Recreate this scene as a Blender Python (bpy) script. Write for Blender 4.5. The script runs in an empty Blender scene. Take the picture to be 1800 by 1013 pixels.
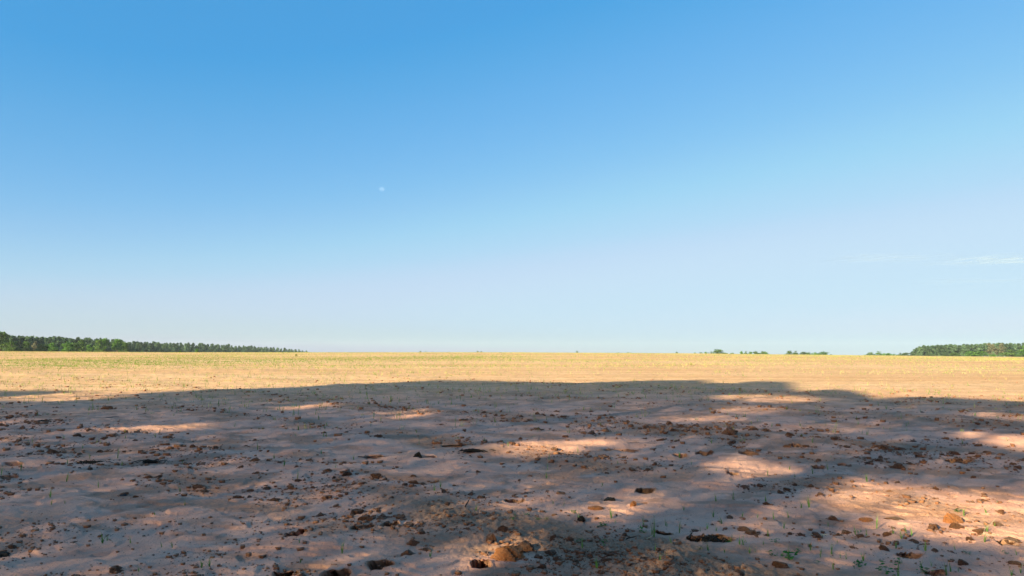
import bpy, bmesh, math, random
import numpy as np
from mathutils import Vector, Matrix

random.seed(7)
RNG = np.random.default_rng(11)
scene = bpy.context.scene
COL = scene.collection

# ------------------------------------------------------------------ camera
EYE = 1.5
cam_data = bpy.data.cameras.new('camera')
cam_data.sensor_width = 36.0
cam_data.lens = 24.0
cam_data.clip_start = 0.1
cam_data.clip_end = 40000.0
cam = bpy.data.objects.new('camera', cam_data)
COL.objects.link(cam)
cam.location = (0.0, 0.0, EYE)
cam.rotation_euler = (math.radians(90.0) + math.atan((614.0 - 506.5) / 1200.0), 0.0, 0.0)
scene.camera = cam

# ------------------------------------------------------------------ sky and sun (morning, sun low behind the left shoulder)
SUN_ELEV = math.radians(17.0)
SUN_AZ = math.radians(-135.0)            # clockwise from +Y
SUN_DIR = Vector((math.sin(SUN_AZ) * math.cos(SUN_ELEV), math.cos(SUN_AZ) * math.cos(SUN_ELEV), math.sin(SUN_ELEV)))
world = bpy.data.worlds.new('World')
scene.world = world
world.use_nodes = True
wn, wl = world.node_tree.nodes, world.node_tree.links
bg = wn['Background']
sky = wn.new('ShaderNodeTexSky')
sky.sky_type = 'NISHITA'
sky.sun_disc = False
sky.sun_elevation = SUN_ELEV
sky.sun_rotation = SUN_AZ
sky.altitude = 0.0
sky.air_density = 1.0
sky.dust_density = 0.6
sky.ozone_density = 2.5
bg.inputs[1].default_value = 0.10
EXPOSURE = 1.70
# film-like response of the whole sky: the blue rolls off softly and the red falls away
sep_sky = wn.new('ShaderNodeSeparateColor'); com_sky = wn.new('ShaderNodeCombineColor')
wl.new(sky.outputs[0], sep_sky.inputs[0])
RESPONSE = [
    [(0, .05), (.10, .068), (.16, .075), (.19, .085), (.22, .125), (.28, .190), (.33, .245), (.37, .298), (.43, .365), (.52, .452), (.72, .565), (.90, .575), (1.2, .66), (2, 1.3), (6, 5.0), (12, 10.5)],
    [(0, .16), (.14, .27), (.25, .335), (.33, .37), (.38, .415), (.50, .505), (.63, .605), (.72, .672), (.82, .70), (.92, .72), (1.03, .75), (1.37, .80), (2, 1.2), (6, 4.2), (12, 8.6)],
    [(0, .33), (.20, .54), (.44, .70), (.60, .775), (.85, .875), (1.1, .915), (1.5, .95), (2, 1.1), (6, 3.0), (12, 6.0)]]
SPAN = 12.0
for ch in range(3):
    pre = wn.new('ShaderNodeMath'); pre.operation = 'MULTIPLY'; pre.inputs[1].default_value = 0.1847 / SPAN; pre.use_clamp = True
    cur = wn.new('ShaderNodeFloatCurve')
    cur.mapping.use_clip = False
    cur.mapping.extend = 'HORIZONTAL'
    pts = cur.mapping.curves[0].points
    for k, (a, b) in enumerate(RESPONSE[ch]):
        if k == 0: pts[0].location = (0, b)
        elif k == len(RESPONSE[ch]) - 1: pts[len(pts) - 1].location = (a / SPAN, b)
        else: pts.new(a / SPAN, b)
    cur.mapping.update()
    post = wn.new('ShaderNodeMath'); post.operation = 'MULTIPLY'; post.inputs[1].default_value = 1.0 / (0.10 * 2 ** EXPOSURE)
    wl.new(sep_sky.outputs[ch], pre.inputs[0]); wl.new(pre.outputs[0], cur.inputs['Value']); wl.new(cur.outputs[0], post.inputs[0])
    wl.new(post.outputs[0], com_sky.inputs[ch])
wl.new(com_sky.outputs[0], bg.inputs[0])

sun_data = bpy.data.lights.new('sun', 'SUN')
sun_data.energy = 5.0
sun_data.angle = math.radians(0.53)
sun_data.color = (1.0, 0.98, 0.60)
sun = bpy.data.objects.new('sun', sun_data)
COL.objects.link(sun)
sun.rotation_euler = SUN_DIR.to_track_quat('Z', 'Y').to_euler()
sun.location = (-20, -20, 40)

scene.view_settings.view_transform = 'Standard'
scene.view_settings.look = 'None'
scene.view_settings.gamma = 1.0
scene.view_settings.use_curve_mapping = False
scene.view_settings.exposure = EXPOSURE
scene.cycles.use_denoising = True
scene.cycles.max_bounces = 6
scene.cycles.volume_bounces = 0

# ------------------------------------------------------------------ what stands where, in metres on the field
CLODS = [
    (-2.65,7.56,0.11), (-2.35,6.88,0.088), (-2.37,7.48,0.087), (-2.75,7.0,0.098), (-2.65,7.05,0.074), (-3.35,7.47,0.096), (-3.24,7.37,0.09),
    (-4.19,8.92,0.088), (-4.72,10.25,0.096), (-5.16,9.77,0.086), (-6.66,11.36,0.113), (-7.19,11.48,0.114), (-3.24,8.78,0.108), (-3.12,8.9,0.078),
    (-2.93,8.88,0.098), (-2.67,9.2,0.086), (-2.29,8.95,0.089), (-2.2,8.34,0.102), (-2.05,8.02,0.061), (-4.1,7.87,0.087), (-4.0,7.92,0.065),
    (-3.95,7.1,0.066), (-3.73,6.92,0.065), (-6.58,9.92,0.15), (-3.82,5.37,0.059), (-1.87,6.99,0.061), (-2.17,6.75,0.059), (-1.74,6.38,0.074),
    (-2.68,4.77,0.083), (-2.9,4.7,0.082), (-1.39,4.69,0.079), (-1.64,4.89,0.028), (-2.07,4.6,0.059), (-2.77,7.41,0.06), (-3.29,8.45,0.064),
    (-2.99,8.19,0.072), (-3.62,4.86,0.085), (-8.82,12.48,0.109), (-8.59,12.39,0.08), (-8.98,12.43,0.073), (-11.47,17.42,0.091), (-9.59,13.02,0.114),
    (-9.74,13.89,0.105), (-10.75,14.78,0.147), (-7.48,12.24,0.1), (-6.1,10.27,0.108), (-6.02,10.32,0.072), (-5.92,10.28,0.06), (-5.7,10.21,0.077),
    (-6.0,11.05,0.084), (-5.28,10.21,0.077), (-4.35,9.74,0.085), (-4.39,10.27,0.108), (-4.18,11.28,0.086), (-5.16,8.52,0.089), (-2.6,8.4,0.054),
    (-2.87,8.6,0.055), (-2.82,9.27,0.054), (-3.97,8.55,0.065), (-2.38,7.78,0.064), (-2.13,7.45,0.065), (-1.69,6.7,0.066), (-1.6,6.32,0.055),
    (-3.09,4.68,0.055), (-3.03,4.66,0.068), (-10.25,17.49,0.204), (-10.7,17.83,0.114), (-8.39,15.82,0.111), (-7.7,16.45,0.115), (-4.67,18.47,0.108),
    (-4.04,10.54,0.061), (-4.04,8.95,0.063), (-3.33,12.3,0.1), (-6.75,9.73,0.062), (-6.67,9.42,0.093), (-1.06,7.54,0.132), (-0.96,7.52,0.079),
    (-1.44,7.86,0.096), (-1.56,7.96,0.107), (-1.92,8.12,0.133), (-2.13,8.82,0.108), (-0.7,7.17,0.096), (-0.31,6.96,0.114), (-1.44,6.47,0.14),
    (-1.16,6.26,0.117), (-1.3,6.23,0.109), (-0.99,6.24,0.098), (-0.87,5.93,0.104), (-0.72,5.58,0.078), (-0.75,5.38,0.097), (-0.75,5.07,0.083),
    (-0.63,5.22,0.073), (-0.36,5.7,0.076), (-0.08,5.64,0.105), (0.51,7.07,0.078), (0.08,7.77,0.041), (-0.4,8.25,0.072), (0.59,5.96,0.066),
    (1.26,5.27,0.083), (-0.17,6.15,0.079), (-0.61,6.61,0.073), (0.5,12.88,0.158), (1.39,12.06,0.155), (2.85,12.27,0.115), (3.17,12.9,0.181),
    (3.09,13.58,0.174), (-0.95,14.18,0.149), (0.62,10.11,0.147), (0.31,4.9,0.063), (0.58,4.59,0.056), (0.44,5.33,0.078), (0.69,4.98,0.102),
    (0.55,4.96,0.072), (0.28,5.09,0.089), (0.18,4.93,0.081), (0.21,4.71,0.055), (0.88,5.47,0.064), (0.65,4.84,0.085), (0.44,4.85,0.071),
    (0.32,5.42,0.063), (1.06,4.67,0.082), (0.83,4.57,0.045), (0.91,4.82,0.051), (1.04,4.97,0.058), (-0.35,15.0,0.14), (-0.21,14.85,0.113),
    (-0.63,15.67,0.137), (0.19,14.81,0.13), (1.09,14.86,0.147), (0.88,15.04,0.123), (1.04,16.3,0.114), (0.57,15.28,0.151), (1.49,15.82,0.111),
    (1.86,16.34,0.095), (2.04,15.27,0.116), (2.14,14.85,0.113), (2.35,14.07,0.107), (1.71,13.21,0.1), (1.72,12.5,0.102), (1.26,12.14,0.142),
    (2.49,12.79,0.157), (2.26,12.92,0.083), (2.31,14.31,0.083), (0.34,14.26,0.108), (0.13,11.38,0.1), (0.03,10.77,0.094), (-1.41,13.68,0.088),
    (-3.28,17.49,0.133), (-3.05,17.29,0.101), (-2.59,11.78,0.082), (-2.21,11.37,0.133), (1.79,8.72,0.076), (1.62,8.3,0.087), (1.44,8.34,0.107),
    (1.12,8.25,0.072), (2.62,11.09,0.162), (2.42,11.17,0.111), (0.14,7.15,0.067), (-0.42,7.12,0.075), (0.37,7.22,0.051), (-1.19,6.92,0.052),
    (-1.24,6.49,0.064), (-1.14,7.4,0.065), (-1.71,7.57,0.057), (-0.87,7.79,0.055), (-1.14,8.03,0.047), (-0.63,7.62,0.058), (1.92,5.61,0.124),
    (1.9,5.75,0.084), (2.02,5.57,0.045), (2.23,5.63,0.049), (2.3,5.6,0.052), (2.42,5.58,0.091), (2.61,5.62,0.062), (2.71,5.71,0.073),
    (2.74,5.52,0.064), (2.96,5.54,0.09), (3.1,5.42,0.101), (2.77,5.25,0.077), (2.76,6.01,0.088), (3.45,5.73,0.11), (4.12,5.93,0.097),
    (3.64,5.75,0.084), (3.57,5.49,0.054), (3.76,5.64,0.076), (3.81,5.1,0.068), (3.58,4.8,0.07), (3.07,4.8,0.078), (3.1,5.16,0.06), (1.8,4.72,0.094),
    (3.76,11.97,0.209), (4.29,12.3,0.215), (4.52,12.36,0.144), (4.6,11.5,0.148), (4.08,11.52,0.087), (3.47,10.95,0.121), (4.15,10.46,0.116),
    (4.97,11.25,0.105), (5.14,11.05,0.129), (4.99,10.35,0.121), (5.54,10.36,0.157), (5.76,10.26,0.114), (6.45,11.14,0.098), (6.22,9.77,0.125),
    (6.47,10.47,0.067), (4.89,8.79,0.159), (4.63,9.03,0.116), (6.72,9.12,0.112), (11.13,15.17,0.159), (10.77,15.14,0.133), (4.36,7.89,0.069),
    (2.69,6.98,0.102), (2.84,7.2,0.071), (2.36,6.5,0.072), (1.92,6.19,0.079), (5.12,8.95,0.089), (4.83,9.16,0.107), (5.03,9.48,0.083),
    (4.14,9.38,0.098), (5.13,12.47,0.116), (4.84,12.5,0.102), (4.42,10.43,0.091), (3.41,10.49,0.092), (3.22,11.3,0.073), (3.44,12.26,0.086),
    (3.47,13.21,0.1), (5.03,14.97,0.096), (10.63,16.25,0.095), (9.42,15.84,0.102), (7.35,11.43,0.067), (7.05,10.53,0.068), (5.99,9.68,0.085),
    (6.45,9.74,0.085), (6.77,9.95,0.064), (6.54,9.34,0.065), (6.42,8.92,0.088), (6.29,8.64,0.081), (5.64,8.61,0.05), (5.32,8.04,0.056),
    (3.14,7.33,0.086), (3.05,6.91,0.081), (2.62,7.38,0.086), (2.44,7.33,0.086), (3.0,7.4,0.065), (1.69,5.91,0.031), (1.5,5.73,0.067),
    (4.63,6.86,0.08), (4.16,6.88,0.06), (4.46,6.38,0.074), (4.42,6.71,0.059), (3.9,7.2,0.063), (4.42,7.29,0.072), (3.47,4.85,0.062),
    (3.38,4.56,0.067), (3.13,5.75,0.05), (3.8,5.68,0.056), (2.55,5.27,0.046), (1.83,4.5,0.066), (1.44,4.5,0.066), (3.19,5.1,0.042),
]
HOLES = [
    (-1.04,5.96,0.075,0.089,0.25), (-1.25,5.86,0.098,0.048,0.1), (-0.9,4.79,0.092,0.07,0), (-1.16,4.63,0.093,0.083,0.1), (-0.21,4.76,0.071,0.057,0),
    (1.38,7.2,0.096,0.101,0.05), (1.61,5.41,0.117,0.073,0), (1.41,5.39,0.067,0.065,0), (2.87,5.06,0.088,0.05,0), (3.78,5.34,0.071,0.103,0),
    (3.82,8.65,0.087,0.083,0), (4.21,8.82,0.081,0.087,0), (8.6,12.77,0.096,0.136,0), (5.59,9.47,0.071,0.075,0), (-2.91,4.59,0.115,0.07,0),
    (-5.81,8.04,0.1,0.072,0), (-5.22,8.18,0.068,0.056,0), (-1.76,5.71,0.086,0.054,0.25), (-1.52,4.72,0.079,0.037,0.2), (2.52,7.96,0.066,0.07,0.1),
    (0.03,6.69,0.1,0.05,0), (2.75,9.89,0.124,0.109,0), (2.35,9.73,0.105,0.079,0.05), (3.36,9.84,0.139,0.107,0), (5.89,9.14,0.19,0.093,0),
    (1.57,10.06,0.251,0.084,0), (-1.91,9.57,0.12,0.076,0), (-1.15,9.63,0.096,0.077,0), (-0.86,10.65,0.222,0.095,0), (2.24,5.2,0.048,0.03,0),
    (1.21,5.57,0.07,0.035,0), (4.32,10.59,0.088,0.093,0), (-6.32,8.82,0.11,0.065,0), (2.78,4.64,0.07,0.036,0),
]
SEEDLINGS = [
    (-5.4,9.52,0.25), (-6.43,10.4,0.146), (-3.16,5.42,0.123), (-3.18,5.52,0.087), (-4.51,6.82,0.131), (-4.2,6.57,0.069), (-2.96,5.45,0.076),
    (-2.58,5.34,0.084), (-2.67,5.36,0.066), (-2.14,4.86,0.085), (-2.1,4.89,0.086), (-3.12,6.67,0.082), (-3.88,12.59,0.242), (-3.99,14.29,0.2),
    (-5.75,9.47,0.116), (-7.56,10.84,0.152), (-7.59,10.98,0.154), (-7.27,11.25,0.118), (-4.3,5.77,0.111), (-3.26,4.63,0.057), (-2.52,4.76,0.058),
    (-3.19,6.25,0.055), (-0.76,7.41,0.13), (-1.24,5.14,0.153), (-1.25,5.17,0.091), (-0.58,5.0,0.079), (-1.62,5.36,0.066), (-1.48,4.93,0.06),
    (-0.33,6.41,0.101), (-0.14,6.64,0.046), (0.39,6.62,0.081), (0.49,6.62,0.081), (0.85,6.0,0.126), (1.1,5.44,0.285), (1.1,5.52,0.145),
    (1.35,5.66,0.149), (1.3,5.88,0.062), (1.93,6.62,0.116), (2.14,6.77,0.154), (2.71,6.38,0.134), (2.65,5.88,0.082), (3.0,5.77,0.141),
    (3.14,5.59,0.078), (3.02,5.56,0.078), (4.29,5.84,0.153), (3.64,5.41,0.104), (3.89,6.19,0.043), (4.7,6.77,0.047), (4.68,6.29,0.055),
    (2.85,4.63,0.138), (2.9,4.66,0.098), (3.27,4.62,0.089), (3.36,4.66,0.098), (3.37,4.63,0.097), (2.3,5.06,0.115), (2.17,5.11,0.098),
    (2.18,4.97,0.078), (2.32,4.97,0.061), (2.35,4.95,0.069), (1.96,4.99,0.105), (1.7,5.03,0.079), (1.86,5.2,0.064), (2.58,4.71,0.091),
    (2.5,4.57,0.08), (2.85,4.79,0.075), (1.75,5.06,0.053), (1.76,5.28,0.046), (1.05,4.81,0.067), (1.53,5.06,0.062), (0.57,5.96,0.115),
    (0.03,6.08,0.085), (-6.14,12.08,0.127), (-6.66,11.92,0.146), (-5.94,11.54,0.121), (-6.88,12.33,0.129), (4.05,20.93,0.22), (5.12,21.95,0.269),
    (0.46,12.33,0.129), (-0.13,10.98,0.115), (-2.7,13.24,0.162), (-4.36,13.24,0.162), (-3.8,13.04,0.16), (-3.46,12.77,0.156), (-3.15,12.5,0.153),
    (-1.7,12.33,0.108), (0.39,7.89,0.138), (1.33,8.74,0.076), (5.51,13.24,0.139), (4.64,10.71,0.131), (2.31,8.96,0.11), (2.95,8.04,0.141),
    (3.45,8.65,0.106), (0.71,14.29,0.15), (6.87,13.74,0.12), (9.2,16.98,0.178), (9.16,13.74,0.12), (1.4,20.93,0.256), (1.74,20.93,0.22),
    (2.56,20.45,0.215), (3.23,20.93,0.256), (-2.48,14.88,0.208), (-2.9,14.52,0.229), (-2.71,14.29,0.225), (-2.63,19.15,0.235), (-0.35,20.93,0.22),
]
HERBS = [
    (1.93,4.9,0.106), (1.85,4.99,0.058), (2.06,5.08,0.051), (1.96,5.23,0.052), (2.34,4.76,0.071), (2.48,4.66,0.101), (2.67,4.85,0.057),
    (2.72,4.66,0.085), (4.06,6.38,0.074), (0.77,5.79,0.058), (0.01,5.96,0.05), (0.22,6.0,0.045), (0.29,5.96,0.04), (0.13,6.16,0.041),
    (1.05,5.61,0.065), (0.74,5.79,0.068), (0.55,6.19,0.052), (0.69,5.31,0.053), (0.52,5.36,0.04), (2.1,4.85,0.04), (1.53,5.39,0.045),
    (1.65,5.36,0.045), (2.39,4.85,0.04), (3.28,5.08,0.042), (3.56,5.08,0.034), (1.36,5.08,0.038),
]
SHADE_EDGE = [
    (-23.68,23.68), (-18.75,25.0), (-15.62,24.66), (-13.54,21.95), (-12.0,24.0), (-10.29,25.71), (-8.41,27.27), (-6.89,29.51), (-5.08,30.51),
    (-3.27,32.73), (-1.05,31.58), (2.5,30.0), (3.88,31.03), (6.27,32.73), (9.36,33.33), (8.62,30.0), (9.74,30.51), (11.6,32.14), (12.59,31.03),
    (10.54,25.71), (10.2,24.0), (10.98,25.0), (12.0,25.71), (12.16,24.32), (10.79,20.45), (11.91,20.93), (13.25,21.69), (13.64,20.45), (14.36,19.15),
    (17.65,17.65),
]
SUN_FLECKS = [
    (-14.11,21.43,1.34,1.28,1), (-6.52,13.04,0.6,0.66,0.85), (-6.28,13.33,0.22,0.49,0.9), (-5.12,17.82,0.52,0.71,0.7), (-2.24,15.79,0.5,0.83,0.7),
    (-10.19,13.74,0.4,0.52,0.6), (-8.25,11.18,0.28,0.42,0.5), (-7.02,10.53,0.53,0.31,0.12), (0.53,10.53,0.46,0.62,1), (1.51,10.98,0.41,0.4,0.75),
    (7.67,20.93,1.31,1.46,0.85), (5.89,16.82,0.77,0.94,0.6), (4.15,14.88,0.74,0.86,0.5), (4.57,12.77,0.64,0.54,0.35), (3.01,8.82,0.35,0.65,0.85),
    (4.1,6.47,0.7,0.84,1.0), (3.9,7.26,0.33,0.47,1), (4.07,6.98,0.35,0.54,1), (8.09,10.84,0.41,1.31,1), (10.97,15.13,0.57,0.76,0.6),
    (0.5,6.67,0.39,0.27,0.55), (1.19,6.62,0.39,0.34,0.6), (-0.02,5.17,0.18,0.39,0.8), (-0.08,4.79,0.22,0.13,0.35), (5.96,13.24,0.77,0.78,0.35),
    (5.96,11.92,0.79,0.63,0.2), (2.74,7.32,0.43,0.36,0.22), (2.89,5.79,0.29,0.19,0.3), (6.61,9.68,0.48,0.52,0.25), (4.07,8.14,0.61,0.44,0.25),
    (-0.72,8.61,0.36,0.25,0.25), (9.8,17.82,0.89,0.88,0.2), (5.08,7.63,0.57,0.32,0.25), (3.22,5.52,0.37,0.17,0.2),
]

# ------------------------------------------------------------------ helpers
def perlin(x, y, seed=0):
    x = np.asarray(x, np.float64); y = np.asarray(y, np.float64)
    xi = np.floor(x).astype(np.int64); yi = np.floor(y).astype(np.int64)
    xf = x - xi; yf = y - yi
    def grad(ix, iy, dx, dy):
        h = (ix * 374761393 + iy * 668265263 + seed * 1442695041) & 0xffffffff
        h = ((h ^ (h >> 13)) * 1274126177) & 0xffffffff
        h = h ^ (h >> 16)
        a = (h & 1023) * (2 * math.pi / 1024)
        return np.cos(a) * dx + np.sin(a) * dy
    u = xf * xf * xf * (xf * (xf * 6 - 15) + 10)
    v = yf * yf * yf * (yf * (yf * 6 - 15) + 10)
    a = grad(xi, yi, xf, yf); b = grad(xi + 1, yi, xf - 1, yf)
    c = grad(xi, yi + 1, xf, yf - 1); d = grad(xi + 1, yi + 1, xf - 1, yf - 1)
    return ((a + (b - a) * u) * (1 - v) + (c + (d - c) * u) * v) * 1.4

def fbm(x, y, octaves=3, seed=0, gain=0.5):
    s = 0; a = 1.0; t = 0
    for o in range(octaves):
        s = s + a * perlin(x * 2 ** o, y * 2 ** o, seed + 17 * o); t += a; a *= gain
    return s / t

def sstep(a, b, x):
    t = np.clip((x - a) / (b - a), 0, 1)
    return t * t * (3 - 2 * t)

CREST_X = [-300, -112, -75, -37, 0, 37, 75, 112, 300]
CREST_Z = [1.6, 1.0, 0.75, 0.75, 0.75, 0.5, 0.0, -0.5, -3.0]

def across(x, y):
    """distance across the plough lines, which run from far left to near right"""
    return y + 0.88 * x + 0.5 * perlin(x * .25, y * .25, 5)

def soil_mask(x, y):
    """1 on the rough brown ridges, 0 on the smooth washed sand between them"""
    c = across(x, y)
    ridge = np.exp(-((c - 5.9) / 0.75) ** 2) * sstep(8.5, 5.5, np.asarray(y, float)) \
        + 0.45 * np.exp(-((c - 10.2) / 0.8) ** 2) + 0.55 * np.exp(-((c - 15.2) / 1.3) ** 2) \
        + 0.5 * np.exp(-((c - 30.5) / 3.0) ** 2) + 0.35 * np.exp(-((c - 1.9) / 0.6) ** 2) + 0.5 * np.exp(-((c - 22.5) / 1.2) ** 2)
    n = fbm(x * 0.55, y * 0.55, 3, 21) * 0.75 + fbm(x * 2.2 + y * .6, y * 1.6, 2, 31) * 0.40
    return np.clip(ridge * 1.0 + n * 0.95 - 0.04, 0, 1)

def ground_base(x, y):
    x = np.asarray(x, np.float64); y = np.asarray(y, np.float64)
    zc = np.interp(x * 150.0 / np.maximum(np.abs(y), 150.0), CREST_X, CREST_Z)
    z = zc * sstep(24, 150, y)
    far = np.maximum(y - 150, 0)
    z = z - 0.0150 * (np.sqrt(far ** 2 + 60.0 ** 2) - 60.0)
    return z

def ground_z(x, y, fine=True):
    x = np.asarray(x, np.float64); y = np.asarray(y, np.float64)
    z = ground_base(x, y)
    near = 1 - sstep(60, 400, np.hypot(x, y))
    z = z + near * 0.055 * fbm(x * 0.28, y * 0.28, 2, 41)
    c = across(x, y)
    z = z + near * 0.035 * (np.exp(-((c - 5.9) / 0.8) ** 2) + 0.7 * np.exp(-((c - 10.2) / 0.8) ** 2) + np.exp(-((c - 15.2) / 1.1) ** 2)
                            + np.exp(-((c - 22.5) / 1.2) ** 2) + np.exp(-((c - 30.5) / 2.0) ** 2))
    z = z + near * 0.030 * fbm(x * 1.0 + y * .35, y * 0.9, 2, 51)
    if fine:
        s = soil_mask(x, y)
        near2 = 1 - sstep(14, 40, np.hypot(x, y))
        z = z + near * s * 0.012 * (0.4 + fbm(x * 5.0, y * 5.0, 2, 61))
        lump = fbm(x * 11.0, y * 9.0, 2, 71)
        z = z + near2 * (0.006 + 0.040 * s * s) * np.clip(lump + 0.05, -0.15, 1)
        z = z + near2 * (0.004 + 0.010 * s) * fbm(x * 27, y * 22, 2, 81)
        # thin wind-cut crust steps on the sand
        t = fbm(x * 1.1 + 3, y * 1.7, 3, 91)
        z = z + near2 * (1 - s) * 0.018 * (sstep(0.05, 0.07, t) + sstep(-0.22, -0.205, t) + 0.8 * sstep(0.28, 0.295, t))
    return z

def zat(x, y):
    return float(ground_z(np.array([x]), np.array([y]))[0])

def mesh_np(name, verts, faces, mat, smooth=False):
    """faces: (n,3) or (n,4) int array, or a list of such arrays"""
    if not isinstance(faces, (list, tuple)):
        faces = [faces]
    me = bpy.data.meshes.new(name)
    verts = np.asarray(verts, np.float32)
    me.vertices.add(len(verts)); me.vertices.foreach_set('co', verts.ravel())
    loops = np.concatenate([f.ravel() for f in faces]).astype(np.int32)
    counts = np.concatenate([np.full(len(f), f.shape[1]) for f in faces]).astype(np.int32)
    me.loops.add(len(loops)); me.loops.foreach_set('vertex_index', loops)
    me.polygons.add(len(counts))
    starts = np.concatenate([[0], np.cumsum(counts)[:-1]]).astype(np.int32)
    me.polygons.foreach_set('loop_start', starts)
    me.polygons.foreach_set('loop_total', counts)
    if smooth:
        me.polygons.foreach_set('use_smooth', np.ones(len(counts), bool))
    me.update(calc_edges=True)
    me.validate()
    if mat:
        me.materials.append(mat)
    return me

def link(name, mesh, parent=None, loc=None, label=None, cat=None, group=None, kind=None):
    o = bpy.data.objects.new(name, mesh)
    COL.objects.link(o)
    if parent: o.parent = parent
    if loc is not None: o.location = loc
    tag(o, label, cat, group, kind)
    return o

def tag(o, label=None, cat=None, group=None, kind=None):
    if label: o['label'] = label
    if cat: o['category'] = cat
    if group: o['group'] = group
    if kind: o['kind'] = kind

# ------------------------------------------------------------------ materials
def new_mat(name, rough=0.9):
    m = bpy.data.materials.new(name); m.use_nodes = True
    b = m.node_tree.nodes['Principled BSDF']
    b.inputs['Roughness'].default_value = rough
    b.inputs['Specular IOR Level'].default_value = 0.15
    return m, m.node_tree.nodes, m.node_tree.links, b

def noise_node(n, l, scale, detail=4, rough=0.55, vec=None, mapping=None):
    t = n.new('ShaderNodeTexNoise'); t.inputs['Scale'].default_value = scale
    t.inputs['Detail'].default_value = detail; t.inputs['Roughness'].default_value = rough
    if vec is not None:
        if mapping:
            mp = n.new('ShaderNodeMapping'); mp.inputs['Scale'].default_value = mapping
            l.new(vec, mp.inputs['Vector']); vec = mp.outputs[0]
        l.new(vec, t.inputs['Vector'])
    return t.outputs['Fac']

def ramp(n, l, fac, stops):
    r = n.new('ShaderNodeValToRGB'); e = r.color_ramp.elements
    while len(e) < len(stops): e.new(0.5)
    for k, (p, c) in enumerate(stops):
        e[k].position = p; e[k].color = (*c, 1) if len(c) == 3 else c
    l.new(fac, r.inputs[0]); return r.outputs[0]

def mix(n, l, fac, a, b, blend='MIX'):
    m = n.new('ShaderNodeMix'); m.data_type = 'RGBA'; m.blend_type = blend
    for k, v in ((0, fac), (6, a), (7, b)):
        if hasattr(v, 'type') and not isinstance(v, (tuple, float)): l.new(v, m.inputs[k])
        elif isinstance(v, tuple): m.inputs[k].default_value = (*v, 1)
        else: m.inputs[k].default_value = v
    return m.outputs[2]

def math_node(n, l, op, a, b):
    m = n.new('ShaderNodeMath'); m.operation = op
    for k, v in ((0, a), (1, b)):
        if hasattr(v, 'type') and not isinstance(v, float): l.new(v, m.inputs[k])
        else: m.inputs[k].default_value = v
    return m.outputs[0]

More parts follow.
